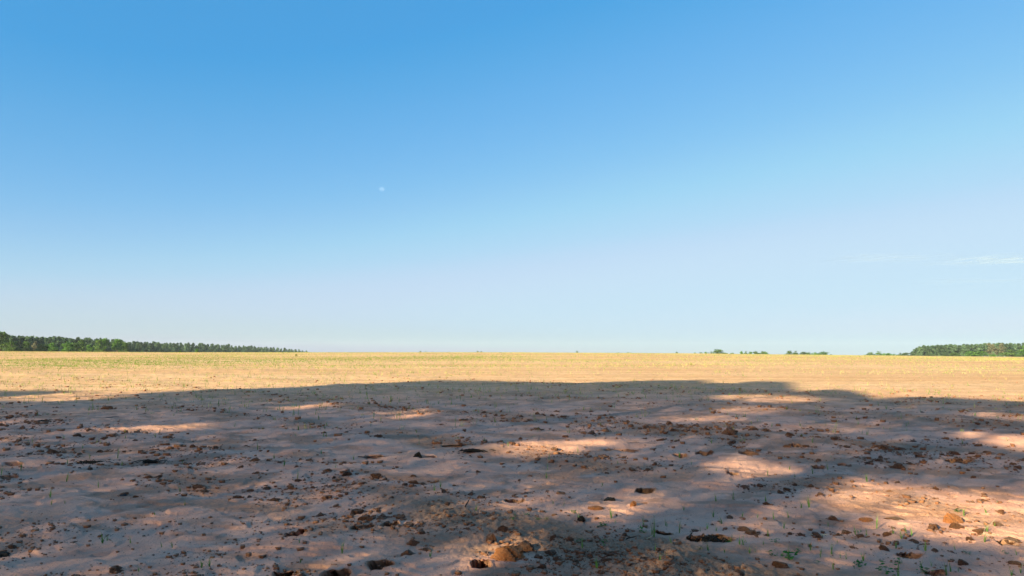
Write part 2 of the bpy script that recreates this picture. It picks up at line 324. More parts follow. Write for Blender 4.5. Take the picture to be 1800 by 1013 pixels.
def field_material():
    m, n, l, b = new_mat('sandy_soil', 0.95)
    geo = n.new('ShaderNodeTexCoord').outputs['Object']
    att = n.new('ShaderNodeAttribute'); att.attribute_name = 'soil'
    fine = noise_node(n, l, 38, 5, 0.7, geo)
    grain = noise_node(n, l, 260, 2, 0.6, geo)
    mid = noise_node(n, l, 2.4, 5, 0.6, geo, (1, 0.75, 1))
    patch = noise_node(n, l, 0.33, 4, 0.6, geo)
    sand = ramp(n, l, mid, [(0.30, (0.64, 0.275, 0.180)), (0.50, (0.78, 0.365, 0.250)), (0.72, (0.82, 0.405, 0.285))])
    soil = ramp(n, l, fine, [(0.28, (0.20, 0.085, 0.045)), (0.52, (0.36, 0.18, 0.105)), (0.75, (0.50, 0.29, 0.195))])
    fac = math_node(n, l, 'ADD', att.outputs['Fac'], math_node(n, l, 'MULTIPLY', math_node(n, l, 'SUBTRACT', fine, 0.5), 0.55))
    fac = math_node(n, l, 'ADD', fac, math_node(n, l, 'MULTIPLY', math_node(n, l, 'SUBTRACT', mid, 0.5), 0.5))
    fac = ramp(n, l, fac, [(0.10, (0, 0, 0)), (0.75, (0.92, 0.92, 0.92))])
    colr = mix(n, l, fac, sand, soil)
    warp = noise_node(n, l, 1.7, 6, 0.62, geo, (0.62, 1.0, 1))
    bandm = ramp(n, l, math_node(n, l, 'ADD', warp, math_node(n, l, 'MULTIPLY', math_node(n, l, 'SUBTRACT', patch, 0.5), 0.8)),
                 [(0.515, (0, 0, 0)), (0.545, (0.42, 0.42, 0.42)), (0.63, (0.72, 0.72, 0.72))])
    tan = ramp(n, l, fine, [(0.3, (0.31, 0.135, 0.075)), (0.7, (0.50, 0.235, 0.145))])
    colr = mix(n, l, bandm, colr, tan)
    # dark crumbs and specks of plant litter
    sp = noise_node(n, l, 90, 3, 0.6, geo)
    colr = mix(n, l, ramp(n, l, sp, [(0.62, (0, 0, 0)), (0.69, (0.8, 0.8, 0.8))]), colr, (0.12, 0.07, 0.05))
    # further out the sand turns more golden, with rusty bands
    far = n.new('ShaderNodeAttribute'); far.attribute_name = 'far'
    rust = ramp(n, l, noise_node(n, l, 0.05, 5, 0.6, geo, (0.25, 1.6, 1)), [(0.40, (0.82, 0.485, 0.29)), (0.62, (0.72, 0.385, 0.20))])
    rust = mix(n, l, math_node(n, l, 'MULTIPLY', noise_node(n, l, 1.3, 5, 0.75, geo, (0.4, 1, 1)), 0.3), rust, (0.34, 0.20, 0.10))
    rows = ramp(n, l, noise_node(n, l, 1.0, 4, 0.7, geo, (0.05, 1.1, 1)), [(0.42, (0.76, 0.68, 0.56)), (0.58, (1, 1, 1))])
    rust = mix(n, l, 0.8, rust, rows, 'MULTIPLY')
    stub = noise_node(n, l, 5.0, 3, 0.65, geo, (0.6, 1, 1))
    rust = mix(n, l, ramp(n, l, stub, [(0.54, (0, 0, 0)), (0.63, (0.85, 0.85, 0.85))]), rust, (0.36, 0.20, 0.08))
    colr = mix(n, l, far.outputs['Fac'], colr, rust)
    colr = mix(n, l, 0.55, colr, ramp(n, l, grain, [(0.3, (0.80, 0.74, 0.73)), (0.7, (1.0, 1.0, 1.0))]), 'MULTIPLY')
    l.new(colr, b.inputs['Base Color'])
    bump = n.new('ShaderNodeBump'); bump.inputs['Strength'].default_value = 0.9; bump.inputs['Distance'].default_value = 0.022
    hgt = math_node(n, l, 'ADD', math_node(n, l, 'MULTIPLY', fine, 0.8), math_node(n, l, 'MULTIPLY', grain, 0.16))
    l.new(hgt, bump.inputs['Height']); l.new(bump.outputs[0], b.inputs['Normal'])
    return m

def clod_material(name, lo, hi, dust):
    m, n, l, b = new_mat(name, 0.95)
    geo = n.new('ShaderNodeTexCoord').outputs['Object']
    inf = n.new('ShaderNodeObjectInfo')
    f = noise_node(n, l, 9, 6, 0.7, geo)
    c = ramp(n, l, f, [(0.3, lo), (0.7, hi)])
    nrm = n.new('ShaderNodeNewGeometry')
    sep = n.new('ShaderNodeSeparateXYZ'); l.new(nrm.outputs['Normal'], sep.inputs[0])
    up = math_node(n, l, 'MULTIPLY', ramp(n, l, math_node(n, l, 'ADD', sep.outputs[2], math_node(n, l, 'MULTIPLY', f, 0.4)),
                                          [(0.80, (0, 0, 0)), (1.0, (1, 1, 1))]), dust)
    c = mix(n, l, up, c, (0.50, 0.34, 0.25))          # sand that settled on the upper faces
    v = n.new('ShaderNodeMapRange'); l.new(inf.outputs['Random'], v.inputs[0]); v.inputs[3].default_value = 0.65; v.inputs[4].default_value = 1.1
    hs = n.new('ShaderNodeHueSaturation'); l.new(c, hs.inputs['Color']); l.new(v.outputs[0], hs.inputs['Value'])
    l.new(hs.outputs[0], b.inputs['Base Color'])
    bump = n.new('ShaderNodeBump'); bump.inputs['Strength'].default_value = 0.9; bump.inputs['Distance'].default_value = 0.08
    l.new(noise_node(n, l, 11, 5, 0.75, geo), bump.inputs['Height']); l.new(bump.outputs[0], b.inputs['Normal'])
    return m

def leaf_material(name, dark, light, trans=0.35, spread=0.25):
    m = bpy.data.materials.new(name); m.use_nodes = True
    n, l = m.node_tree.nodes, m.node_tree.links
    n.remove(n['Principled BSDF'])
    out = n['Material Output']
    inf = n.new('ShaderNodeObjectInfo'); att = n.new('ShaderNodeAttribute'); att.attribute_name = 'tone'
    c = ramp(n, l, att.outputs['Fac'], [(0.0, dark), (1.0, light)])
    v = n.new('ShaderNodeMapRange'); l.new(inf.outputs['Random'], v.inputs[0])
    v.inputs[3].default_value = 1 - spread; v.inputs[4].default_value = 1 + spread
    hs = n.new('ShaderNodeHueSaturation'); l.new(c, hs.inputs['Color']); l.new(v.outputs[0], hs.inputs['Value'])
    d = n.new('ShaderNodeBsdfDiffuse'); t = n.new('ShaderNodeBsdfTranslucent'); ms = n.new('ShaderNodeMixShader')
    ms.inputs[0].default_value = trans
    l.new(hs.outputs[0], d.inputs[0]); l.new(hs.outputs[0], t.inputs[0])
    l.new(d.outputs[0], ms.inputs[1]); l.new(t.outputs[0], ms.inputs[2]); l.new(ms.outputs[0], out.inputs[0])
    return m

def bark_material(name, lo, hi):
    m, n, l, b = new_mat(name, 0.9)
    geo = n.new('ShaderNodeTexCoord').outputs['Object']
    l.new(ramp(n, l, noise_node(n, l, 3, 5, 0.7, geo, (4, 4, 0.8)), [(0.3, lo), (0.7, hi)]), b.inputs['Base Color'])
    return m

M_field = field_material()
M_clod = clod_material('reddish_clay_clod', (0.15, 0.055, 0.030), (0.36, 0.145, 0.075), 0.25)
M_orange = clod_material('orange_clay_clod', (0.34, 0.105, 0.035), (0.60, 0.215, 0.080), 0.12)
M_dark = clod_material('dark_rotted_wood', (0.018, 0.013, 0.010), (0.06, 0.040, 0.028), 0.08)
M_grey = clod_material('grey_stone', (0.09, 0.08, 0.08), (0.18, 0.16, 0.16), 0.1)
M_blade = leaf_material('seedling_blade', (0.085, 0.155, 0.032), (0.19, 0.29, 0.07), 0.35, 0.2)
M_grass = leaf_material('field_grass', (0.12, 0.19, 0.030), (0.56, 0.42, 0.17), 0.35, 0.1)
M_herb = leaf_material('herb_leaf', (0.040, 0.115, 0.022), (0.095, 0.22, 0.05), 0.3, 0.2)
M_pine = leaf_material('pine_needles', (0.032, 0.060, 0.034), (0.115, 0.155, 0.085), 0.2, 0.40)
M_decid = leaf_material('broad_leaves', (0.040, 0.080, 0.018), (0.115, 0.170, 0.042), 0.3, 0.25)
M_bright = leaf_material('fresh_leaves', (0.045, 0.110, 0.014), (0.140, 0.250, 0.045), 0.3, 0.15)
M_tan = leaf_material('dry_needles', (0.075, 0.070, 0.042), (0.17, 0.15, 0.095), 0.15, 0.2)
M_bark = bark_material('bark', (0.05, 0.035, 0.028), (0.17, 0.125, 0.095))
M_straw = bark_material('straw', (0.35, 0.27, 0.16), (0.60, 0.50, 0.33))

# ------------------------------------------------------------------ the field: one sheet out to the horizon
def build_field():
    a1 = np.arange(-50, 50.001, 0.105)
    a0 = np.linspace(-180, -52, 34)[:-1]; a2 = np.linspace(52, 180, 34)[1:]
    ang = np.radians(np.concatenate([a0, a1, a2]))
    r = [0.6]
    while r[-1] < 3000:
        k = r[-1]
        step = 0.08 if k < 3.4 else (0.0030 if k < 9.0 else (0.0070 if k < 40 else (0.03 if k < 250 else 0.06)))
        r.append(k * (1 + step))
    r = np.array(r)
    R, A = np.meshgrid(r, ang, indexing='ij')
    x = R * np.sin(A); y = R * np.cos(A)
    z = ground_z(x, y)
    s = soil_mask(x, y)
    jit = 1 + 0.22 * fbm(x * 9, y * 9, 2, 101)
    y2 = y.copy()
    for (hx, hy, rx, ry, slant) in HOLES:
        near = (np.abs(x - hx) < rx * 2.5 + .2) & (np.abs(y - hy) < ry * 2.5 + .3)
        if not near.any(): continue
        dx = x[near] - hx; dy = y[near] - hy - dx * slant * 1.5
        q = np.hypot(dx / rx, dy / ry) * jit[near]
        depth = (0.09 + 1.5 * min(rx, 0.16)) * (1 - sstep(0.84, 1.0, q))
        lip = np.exp(-((q - 1.12) / 0.16) ** 2) * (0.008 + 0.012 * (dy > 0))
        z[near] += lip - depth
        y2[near] += depth * 1.5                       # the cavity runs back under the crust
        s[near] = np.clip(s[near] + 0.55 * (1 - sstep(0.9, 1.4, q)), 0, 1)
    nr, na = R.shape
    verts = np.stack([x, y2, z], -1).reshape(-1, 3)
    i = np.arange(nr - 1)[:, None] * na + np.arange(na - 1)[None, :]
    quads = np.stack([i, i + 1, i + na + 1, i + na], -1).reshape(-1, 4)[:, ::-1]
    centre = len(verts)
    verts = np.vstack([verts, [[0, 0, zat(0, 0)]]])
    tri = np.stack([np.full(na - 1, centre), np.arange(1, na), np.arange(0, na - 1)], -1)[:, ::-1]
    tri = tri[:, ::-1]
    me = mesh_np('field', verts, [quads, tri], M_field, True)
    at = me.attributes.new('soil', 'FLOAT', 'POINT'); at.data.foreach_set('value', np.append(s.ravel(), 0).astype(np.float32))
    fr = sstep(14, 34, R.ravel()) * 0.92
    at = me.attributes.new('far', 'FLOAT', 'POINT'); at.data.foreach_set('value', np.append(fr, 0).astype(np.float32))
    return link('field', me, kind='structure')
build_field()

# ------------------------------------------------------------------ trees
def tube(path, radii, sides=7):
    """tapered tube through points; returns verts, quads"""
    v, f = [], []
    n = len(path)
    for k in range(n):
        p = Vector(path[k])
        d = (Vector(path[min(k + 1, n - 1)]) - Vector(path[max(k - 1, 0)])).normalized()
        a = d.orthogonal().normalized(); b = d.cross(a)
        for j in range(sides):
            t = 2 * math.pi * j / sides
            v.append(p + (a * math.cos(t) + b * math.sin(t)) * radii[k])
    for k in range(n - 1):
        for j in range(sides):
            f.append((k * sides + j, k * sides + (j + 1) % sides, (k + 1) * sides + (j + 1) % sides, (k + 1) * sides + j))
    return v, f

def tubes_mesh(name, tubes, mat):
    v, f = [], []
    for path, rad, sides in tubes:
        a, b = tube(path, rad, sides)
        f += [tuple(i + len(v) for i in q) for q in b]; v += [tuple(p) for p in a]
    return mesh_np(name, np.array(v), np.array(f), mat, True)

def leaf_quads(pts, size, rng, flat=0.0):
    """one pointed leaf clump (a bent diamond) per point"""
    n = len(pts)
    d = rng.normal(size=(n, 3)); d[:, 2] *= (1 - flat); d /= np.linalg.norm(d, axis=1)[:, None]
    e = rng.normal(size=(n, 3)); e -= d * (e * d).sum(1)[:, None]; e /= np.linalg.norm(e, axis=1)[:, None]
    nn = np.cross(d, e)
    s = (size * rng.uniform(0.6, 1.3, n))[:, None]
    a = pts - d * s * 0.62; c = pts + d * s * 0.62
    b = pts + e * s * 0.5 + nn * s * 0.12; g = pts - e * s * 0.5 + nn * s * 0.12
    v = np.stack([a, b, c, g], 1).reshape(-1, 3)
    f = np.arange(4 * n).reshape(n, 4)
    return v, f

def crown_mesh(name, pts, size, mat, rng, tone):
    v, f = leaf_quads(pts, size, rng)
    me = mesh_np(name, v, f, mat)
    at = me.attributes.new('tone', 'FLOAT', 'POINT')
    at.data.foreach_set('value', np.repeat(tone, 4).astype(np.float32))
    return me

def lobes_points(lobes, n, rng):
    """points in the outer part of overlapping lobes (cx,cy,cz,rx,ry,rz)"""
    L = np.array(lobes); w = (L[:, 3] * L[:, 5]) ** 1.0; w /= w.sum()
    k = rng.choice(len(L), n, p=w)
    d = rng.normal(size=(n, 3)); d /= np.linalg.norm(d, axis=1)[:, None]
    q = rng.uniform(0.25, 1.05, n) ** 0.6
    p = L[k, :3] + d * L[k, 3:] * q[:, None]
    tone = np.clip(0.45 + 0.18 * rng.normal(size=n) + 0.15 * rng.normal(size=len(L))[k], 0, 1)
    return p, tone

def make_tree(kind, seed):
    """unit-ish tree 10 m tall: returns (trunk mesh, crown mesh)"""
    rng = np.random.default_rng(seed)
    H = 10.0
    if kind == 'pine':
        lobes = []
        base = rng.uniform(1.8, 3.2)
        for k in range(11):
            t = k / 10
            z = base + (H - 0.7 - base) * t
            rad = 1.75 * math.sin(math.pi * (0.30 + 0.58 * t)) * rng.uniform(0.75, 1.2)
            a = rng.uniform(0, 6.28); off = rad * rng.uniform(0.2, 0.65)
            lobes.append((off * math.cos(a), off * math.sin(a), z, rad * .8, rad * .8, rng.uniform(0.6, 1.0)))
        lobes.append((0, 0, H - 0.7, 0.8, 0.8, 0.8))
        p, tone = lobes_points(lobes, 760, rng)
        crown = crown_mesh('pine_crown', p, 0.50, M_pine, rng, tone)
        tubes = [([(0, 0, -0.5), (0.05, 0, 4), (0, 0.05, H - 0.6)], [0.20, 0.15, 0.04], 6)]
        for lb in lobes[:9]:
            tubes.append(([(0, 0, lb[2] - 0.25), (lb[0], lb[1], lb[2])], [0.05, 0.02], 4))
    else:
        lobes = []
        low = {'broad': 2.6, 'bush': 1.3, 'round': 2.0}[kind]
        wide = {'broad': 3.1, 'bush': 4.6, 'round': 3.6}[kind]
        for k in range(17):
            t = rng.uniform(0, 1)
            z = low + (H - 1.4 - low) * t
            prof = math.sin(math.pi * (0.22 + 0.70 * t)) ** 0.8
            a = rng.uniform(0, 6.28); off = wide * prof * rng.uniform(0.25, 0.75)
            rr = rng.uniform(0.9, 1.55)
            lobes.append((off * math.cos(a), off * math.sin(a), z, rr * 1.1, rr * 1.1, rr * 0.85))
        lobes.append((0.2, 0, H - 1.2, 1.3, 1.3, 1.2)); lobes.append((-.3, .2, H * .55, 2.0, 2.0, 2.4))
        p, tone = lobes_points(lobes, 950, rng)
        crown = crown_mesh('broadleaf_crown', p, 0.55, M_decid, rng, tone)
        tubes = [([(0, 0, -0.5), (0.1, 0.05, 2.2), (0, 0.1, 5), (0, 0, 8)], [0.28, 0.22, 0.13, 0.03], 7)]
        for lb in lobes[:9]:
            tubes.append(([(0.05, 0.03, max(1.2, lb[2] - 1.8)), (lb[0] * .5, lb[1] * .5, lb[2] - .7), (lb[0], lb[1], lb[2])], [0.10, 0.06, 0.02], 4))
    trunk = tubes_mesh('tree_trunk', tubes, M_bark)
    return trunk, crown

PROTO = {k: [make_tree(k, 100 * i + j) for j in range(5)] for i, k in enumerate(('pine', 'broad', 'bush', 'round'))}
_recol = {}
def recoloured(crown, mat):
    key = (crown.name, mat.name)
    if key not in _recol:
        c = crown.copy(); c.materials.clear(); c.materials.append(mat); _recol[key] = c
    return _recol[key]

def plant_tree(name, kind, x, y, height, width, label, cat='tree', group=None, mat=None, sink=0.0):
    trunk, crown = random.choice(PROTO[kind])
    z = float(ground_base(x, y)) - sink
    e = bpy.data.objects.new(name, None); COL.objects.link(e)
    e.location = (x, y, z); e.rotation_euler = (0, 0, random.uniform(0, 6.28))
    e.scale = (height / 10 * width, height / 10 * width, height / 10)
    tag(e, label, cat, group)
    link('trunk', trunk, e)
    link('crown', recoloured(crown, mat) if mat else crown, e)
    return e

def far_spot(px, dist):
    """a far place along a bearing (px is the bearing in the 1800-wide picture)"""
    return (px - 900.0) / 1200.0 * dist, dist

def height_to(px_top, x, y):
    return EYE + (614.0 - px_top) / 1200.0 * y - float(ground_base(x, y))

# wood on the left: a pine wall that runs away from the viewer, broadleaf trees along its near edge
TOPX = [0, 30, 100, 180, 235, 340, 440, 500, 530, 545]
TOPY = [590, 591, 594, 597, 602, 605, 609, 613, 616, 618]
DISTX = [-40, 0, 230, 440, 560]
DIST = [430, 450, 640, 1000, 1350]
for row in range(3):
    px = -30.0 + row * 3
    while px < 546:
        d = float(np.interp(px, DISTX, DIST)) * (1 + 0.035 * row) + random.uniform(-6, 6)
        x, y = far_spot(px + random.uniform(-1.5, 1.5), d)
        h = height_to(float(np.interp(px, TOPX, TOPY)) + random.uniform(-2.6, 3.2) * (1 if px < 430 else .6), x, y)
        plant_tree('pine_tree', 'pine', x, y, h, random.uniform(1.1, 1.6) * 14 / max(h, 9) * 1.0,
                   'one of the dark pines packed in the wood on the left horizon', 'tree', 'pines of the left wood')
        px += random.uniform(6.0, 9.0) * (1 if px < 250 else 0.85)
for px in np.arange(-20, 540, 6.5):
    d = float(np.interp(px, DISTX, DIST)) * 0.985 - 6
    x, y = far_spot(px + random.uniform(-2, 2), d)
    vis = 618.5 - float(np.interp(px, TOPX, TOPY))
    h = height_to(619 - vis * random.uniform(.30, .55), x, y)
    plant_tree('understorey_shrub', 'bush', x, y, max(h, 2.5), 0.9, 'dark shrub of the low growth at the foot of the left pine wood', 'shrub', 'undergrowth of the left wood', M_pine)
LEFT_BROAD = [(4, 582, 400, 'tallest dark broadleaf tree of the left wood, at the left picture edge', 1.2, None),
              (24, 598, 400, 'shrubby dark tree next to the tallest tree at the left picture edge', 1.3, None),
              (48, 600, 405, 'second broad tree of the left wood counted from the picture edge, dark green', 1.2, None),
              (75, 604, 415, 'low broad bush at the left wood edge before a tan gap', 1.4, None),
              (82, 606, 418, 'small round green tree left of the wide low one, left wood', 1.3, M_decid),
              (96, 603, 425, 'wide low green tree in the left wood edge, left of the twin trees', 1.6, M_bright),
              (122, 600, 440, 'light green rounded tree in the left wood edge, left of the tall leafy one', 1.3, M_bright),
              (136, 602, 450, 'small dark filler tree in the left wood edge beside the tall leafy one', 1.2, M_decid),
              (147, 595, 460, 'tall leafy light green tree at the middle of the left wood edge', 1.15, M_decid),
              (160, 606, 470, 'low green bush between two tall leafy trees of the left wood', 1.4, M_bright),
              (176, 597, 480, 'leafy tree left of the twin pale crowns in the left wood', 1.1, M_decid),
              (187, 594, 490, 'left one of the twin pale green crowns in the left wood', 1.1, M_bright),
              (209, 595, 500, 'right one of the twin pale green crowns in the left wood', 1.35, M_bright),
              (221, 601, 510, 'last broadleaf tree before the long dark pine wall on the left', 1.2, M_decid)]
for px, top, d, lab, w, mat in LEFT_BROAD:
    x, y = far_spot(px, d)
    plant_tree('broadleaf_tree', 'broad' if w < 1.3 else 'round', x, y, height_to(top, x, y), w, lab, 'tree', None, mat)
for px, top, d, w, lab, mat in [(66, 600, 430, 1.1, 'dry tan pine between green trees in the left wood', M_tan)]:
    x, y = far_spot(px, d)
    plant_tree('pine_tree', 'pine', x, y, height_to(top, x, y), 1.3, lab, 'tree', None, mat)
for px, top, d, lab in [(348, 613, 300, 'bright green bush in front of the dark pine wall, left'), (320, 616, 290, 'lower bright bush left of another before the dark pine wall')]:
    x, y = far_spot(px, d)
    plant_tree('green_bush', 'bush', x, y, height_to(top, x, y), 1.1, lab, 'bush', None, M_bright)

# single crowns that just show over the brow of the field
BROW = [(740, 617.4, 4, 'left crown of the leftmost small dark pair on the middle horizon'),
        (749, 617.6, 5, 'right crown of the leftmost small dark pair on the middle horizon'),
        (761, 618.6, 5, 'barely visible low crown right of the leftmost dark pair on the brow'),
        (790, 618.8, 6, 'faint flat crown alone on the brow between two darker pairs'),
        (840, 617.3, 5, 'left crown of the dark pair on the brow below the moon side of centre'),
        (846, 617.5, 4, 'right crown of the dark pair on the brow just left of centre'),
        (1014, 617.0, 8, 'lone flat-topped tree on the brow right of centre'),
        (1086, 619.5, 4, 'tiny crown on the brow left of a dark pair, right of centre'),
        (1103, 619.4, 4, 'left crown of the tiny dark pair on the brow right of centre'),
        (1108, 619.8, 3, 'right crown of the tiny dark pair on the brow right of centre'),
        (1188, 618.8, 5, 'small lone dark round tree on the brow, before the row of green trees'),
        (1220, 620.4, 4, 'tiny leftmost crown in the low row left of the big lone tree'),
        (1230, 620.0, 9, 'long low hedge-like crown left of the big lone tree on the brow'),
        (1239, 619.2, 5, 'small round crown ending the low row beside the big lone tree'),
        (1258, 614.4, 17, 'biggest lone tree on the brow, spreading grey-green crown, right of centre'),
        (1272, 621.0, 8, 'low fringe bush at the right foot of the biggest lone tree'),
        (1286, 621.0, 8, 'low bush chain link between the lone tree and pointed trees'),
        (1302, 618.0, 6, 'first of two pointed small trees on the brow right of the lone tree'),
        (1309, 618.2, 6, 'second of two pointed small trees on the brow right of the lone tree'),
        (1317, 618.8, 5, 'pale small tree between the pointed pair and the green clump'),
        (1327, 618.2, 8, 'dark left crown of the green clump on the brow'),
        (1338, 618.0, 10, 'rounded right crown of the green clump on the brow'),
        (1346, 620.5, 6, 'low tail bush at the right end of the green clump'),
        (1387, 617.0, 9, 'left half of the upright pale green tree pair after the gap'),
        (1396, 617.2, 8, 'right half of the upright pale green tree pair after the gap'),
        (1410, 619.4, 11, 'round dark bush right of the upright pale tree pair'),
        (1420, 620.0, 9, 'middle low bush of the row right of the upright pale pair'),
        (1431, 620.4, 9, 'lowest bush of the row before its domed end tree'),
        (1444, 618.9, 14, 'domed end tree of the second green row on the brow'),
        (1458, 623.6, 6, 'tiny bush at the tail of the second green row'),
        (1527, 620.4, 14, 'domed dark green bush that opens the third row, right'),
        (1542, 618.2, 12, 'taller thin pale tree in the third green row'),
        (1559, 621.6, 11, 'dark low bush in the middle of the third green row'),
        (1569, 622.8, 7, 'smallest grey bush in the third green row'),
        (1579, 621.2, 7, 'slim upright bush in the third green row'),
        (1589, 620.8, 12, 'round dark bush closing the third row beside the right wood')]
for px, top, wpx, lab in BROW:
    d = 780 + 160 * math.sin(px * .7)
    if px < 1200: d += 500; top -= 0.8
    else: top -= 1.0; wpx *= 1.12
    x, y = far_spot(px, d)
    h = height_to(top, x, y)
    w = 1.35 * wpx / 1200 * d / (0.62 * h)
    plant_tree('distant_tree' if wpx > 6 else 'distant_bush', 'round' if w < 1.6 else 'bush', x, y, h, w, lab, 'tree' if wpx > 6 else 'bush',
               None, random.choice([M_decid, M_decid, M_bright]))

# wood on the right
RTX = [1598, 1606, 1620, 1660, 1700, 1745, 1800, 1900]
RTY = [622, 613, 607.5, 606.5, 606, 603.5, 604, 602]
for row in range(3):
    px = 1601.0 + row * 4
    while px < 1870:
        d = 690 + 26 * row + random.uniform(-8, 8)
        x, y = far_spot(px, d)
        h = height_to(float(np.interp(px, RTX, RTY)) + random.uniform(-1.2, 2.0), x, y)
        tan = row == 0 and (1733 < px < 1743 or 1755 < px < 1761)
        plant_tree('pine_tree', 'pine', x, y, h, random.uniform(1.3, 1.8) * 14 / max(h, 9),
                   'dry tan pine among the dark pines of the right wood' if tan else 'one of the olive dark pines packed in the wood on the right horizon',
                   'tree', 'tan pines of the right wood' if tan else 'pines of the right wood', M_tan if tan else None)
        px += random.uniform(6, 9)
for px in np.arange(1604, 1860, 7.0):
    x, y = far_spot(px + random.uniform(-2, 2), 668 + random.uniform(-6, 6))
    h = height_to(random.uniform(617, 622), x, y)
    plant_tree('understorey_shrub', 'bush', x, y, h, 0.8, 'dark shrub of the low growth at the foot of the right pine wood', 'shrub', 'undergrowth of the right wood', M_pine)
RIGHT_BROAD = [(1657, 624, 640, 14, 'pale low bush at the foot of the right wood', M_decid), (1675, 619.5, 640, 20, 'leaning mid green bush left of the bright dome, right wood', M_decid),
               (1700, 617, 620, 24, 'left half of the bright green dome before the right wood', M_bright), (1717, 616.5, 620, 28, 'right half of the bright green dome before the right wood', M_bright),
               (1742, 623, 620, 18, 'yellowish low bush between the two green domes, right wood', M_bright), (1771, 614.5, 610, 28, 'second green dome before the right wood', M_decid),
               (1797, 608, 590, 26, 'tall yellow-green tree cut by the right picture edge', M_bright), (1792, 622, 585, 24, 'low bush under the tall tree at the right picture edge', M_decid),
               (1612, 621, 660, 14, 'sloping dark bush at the left end of the right wood', M_pine), (1830, 610, 590, 30, 'green tree just past the right picture edge', M_decid)]
for px, top, d, wpx, lab, mat in RIGHT_BROAD:
    x, y = far_spot(px, d); h = height_to(top, x, y)
    plant_tree('broadleaf_tree', 'bush' if wpx > 20 else 'round', x, y, h, wpx / 1200 * d / (0.72 * h), lab, 'tree', None, mat)

# small bushes standing in the field itself
for px, top, base, d, lab in [(522, 623.5, 629, 95, 'small green bush alone in the sunlit field, left of centre'), (1507, 626, 630, 110, 'small yellow-green bush on the sunlit brow, right of centre'),
                              (1213, 639, 645, 58, 'tiny green tuft-like bush in the sunlit field right of centre')]:
    x, y = far_spot(px, d)
    e = plant_tree('field_bush', 'bush', x, y, (base - top) / 1200 * d, 1.1, lab, 'bush', None, M_grass)

# ------------------------------------------------------------------ the tall trees behind the photographer whose shade lies over the near field
def light_through(gx, gy):
    """share of sunlight that should reach the ground at (gx, gy)"""
    ex = [p[0] for p in SHADE_EDGE]; ey = [p[1] for p in SHADE_EDGE]
    u = gx / np.maximum(gy, 1.0)
    eu = [a / b for a, b in SHADE_EDGE]
    yl = np.interp(u, eu, ey)
    T = sstep(-0.15, 0.25, gy - yl)
    for (x, y, rx, ry, t) in SUN_FLECKS:
        grow = 1.0 if t < .5 else 1.08 if t < .95 else 1.30
        t = t * .55 if t < .5 else t * .8 if t < .62 else t
        grow = 1.38 if (t >= .95 and y < 8) else grow
        q = np.hypot((gx - x) / (rx * grow), (gy - y) / (ry * grow))
        T = np.maximum(T, t * (1 - sstep(0.75, 1.3, q)))
    return np.clip(T, 0.086 + 0.014 * sstep(-0.3, 0.3, u), 1.0)

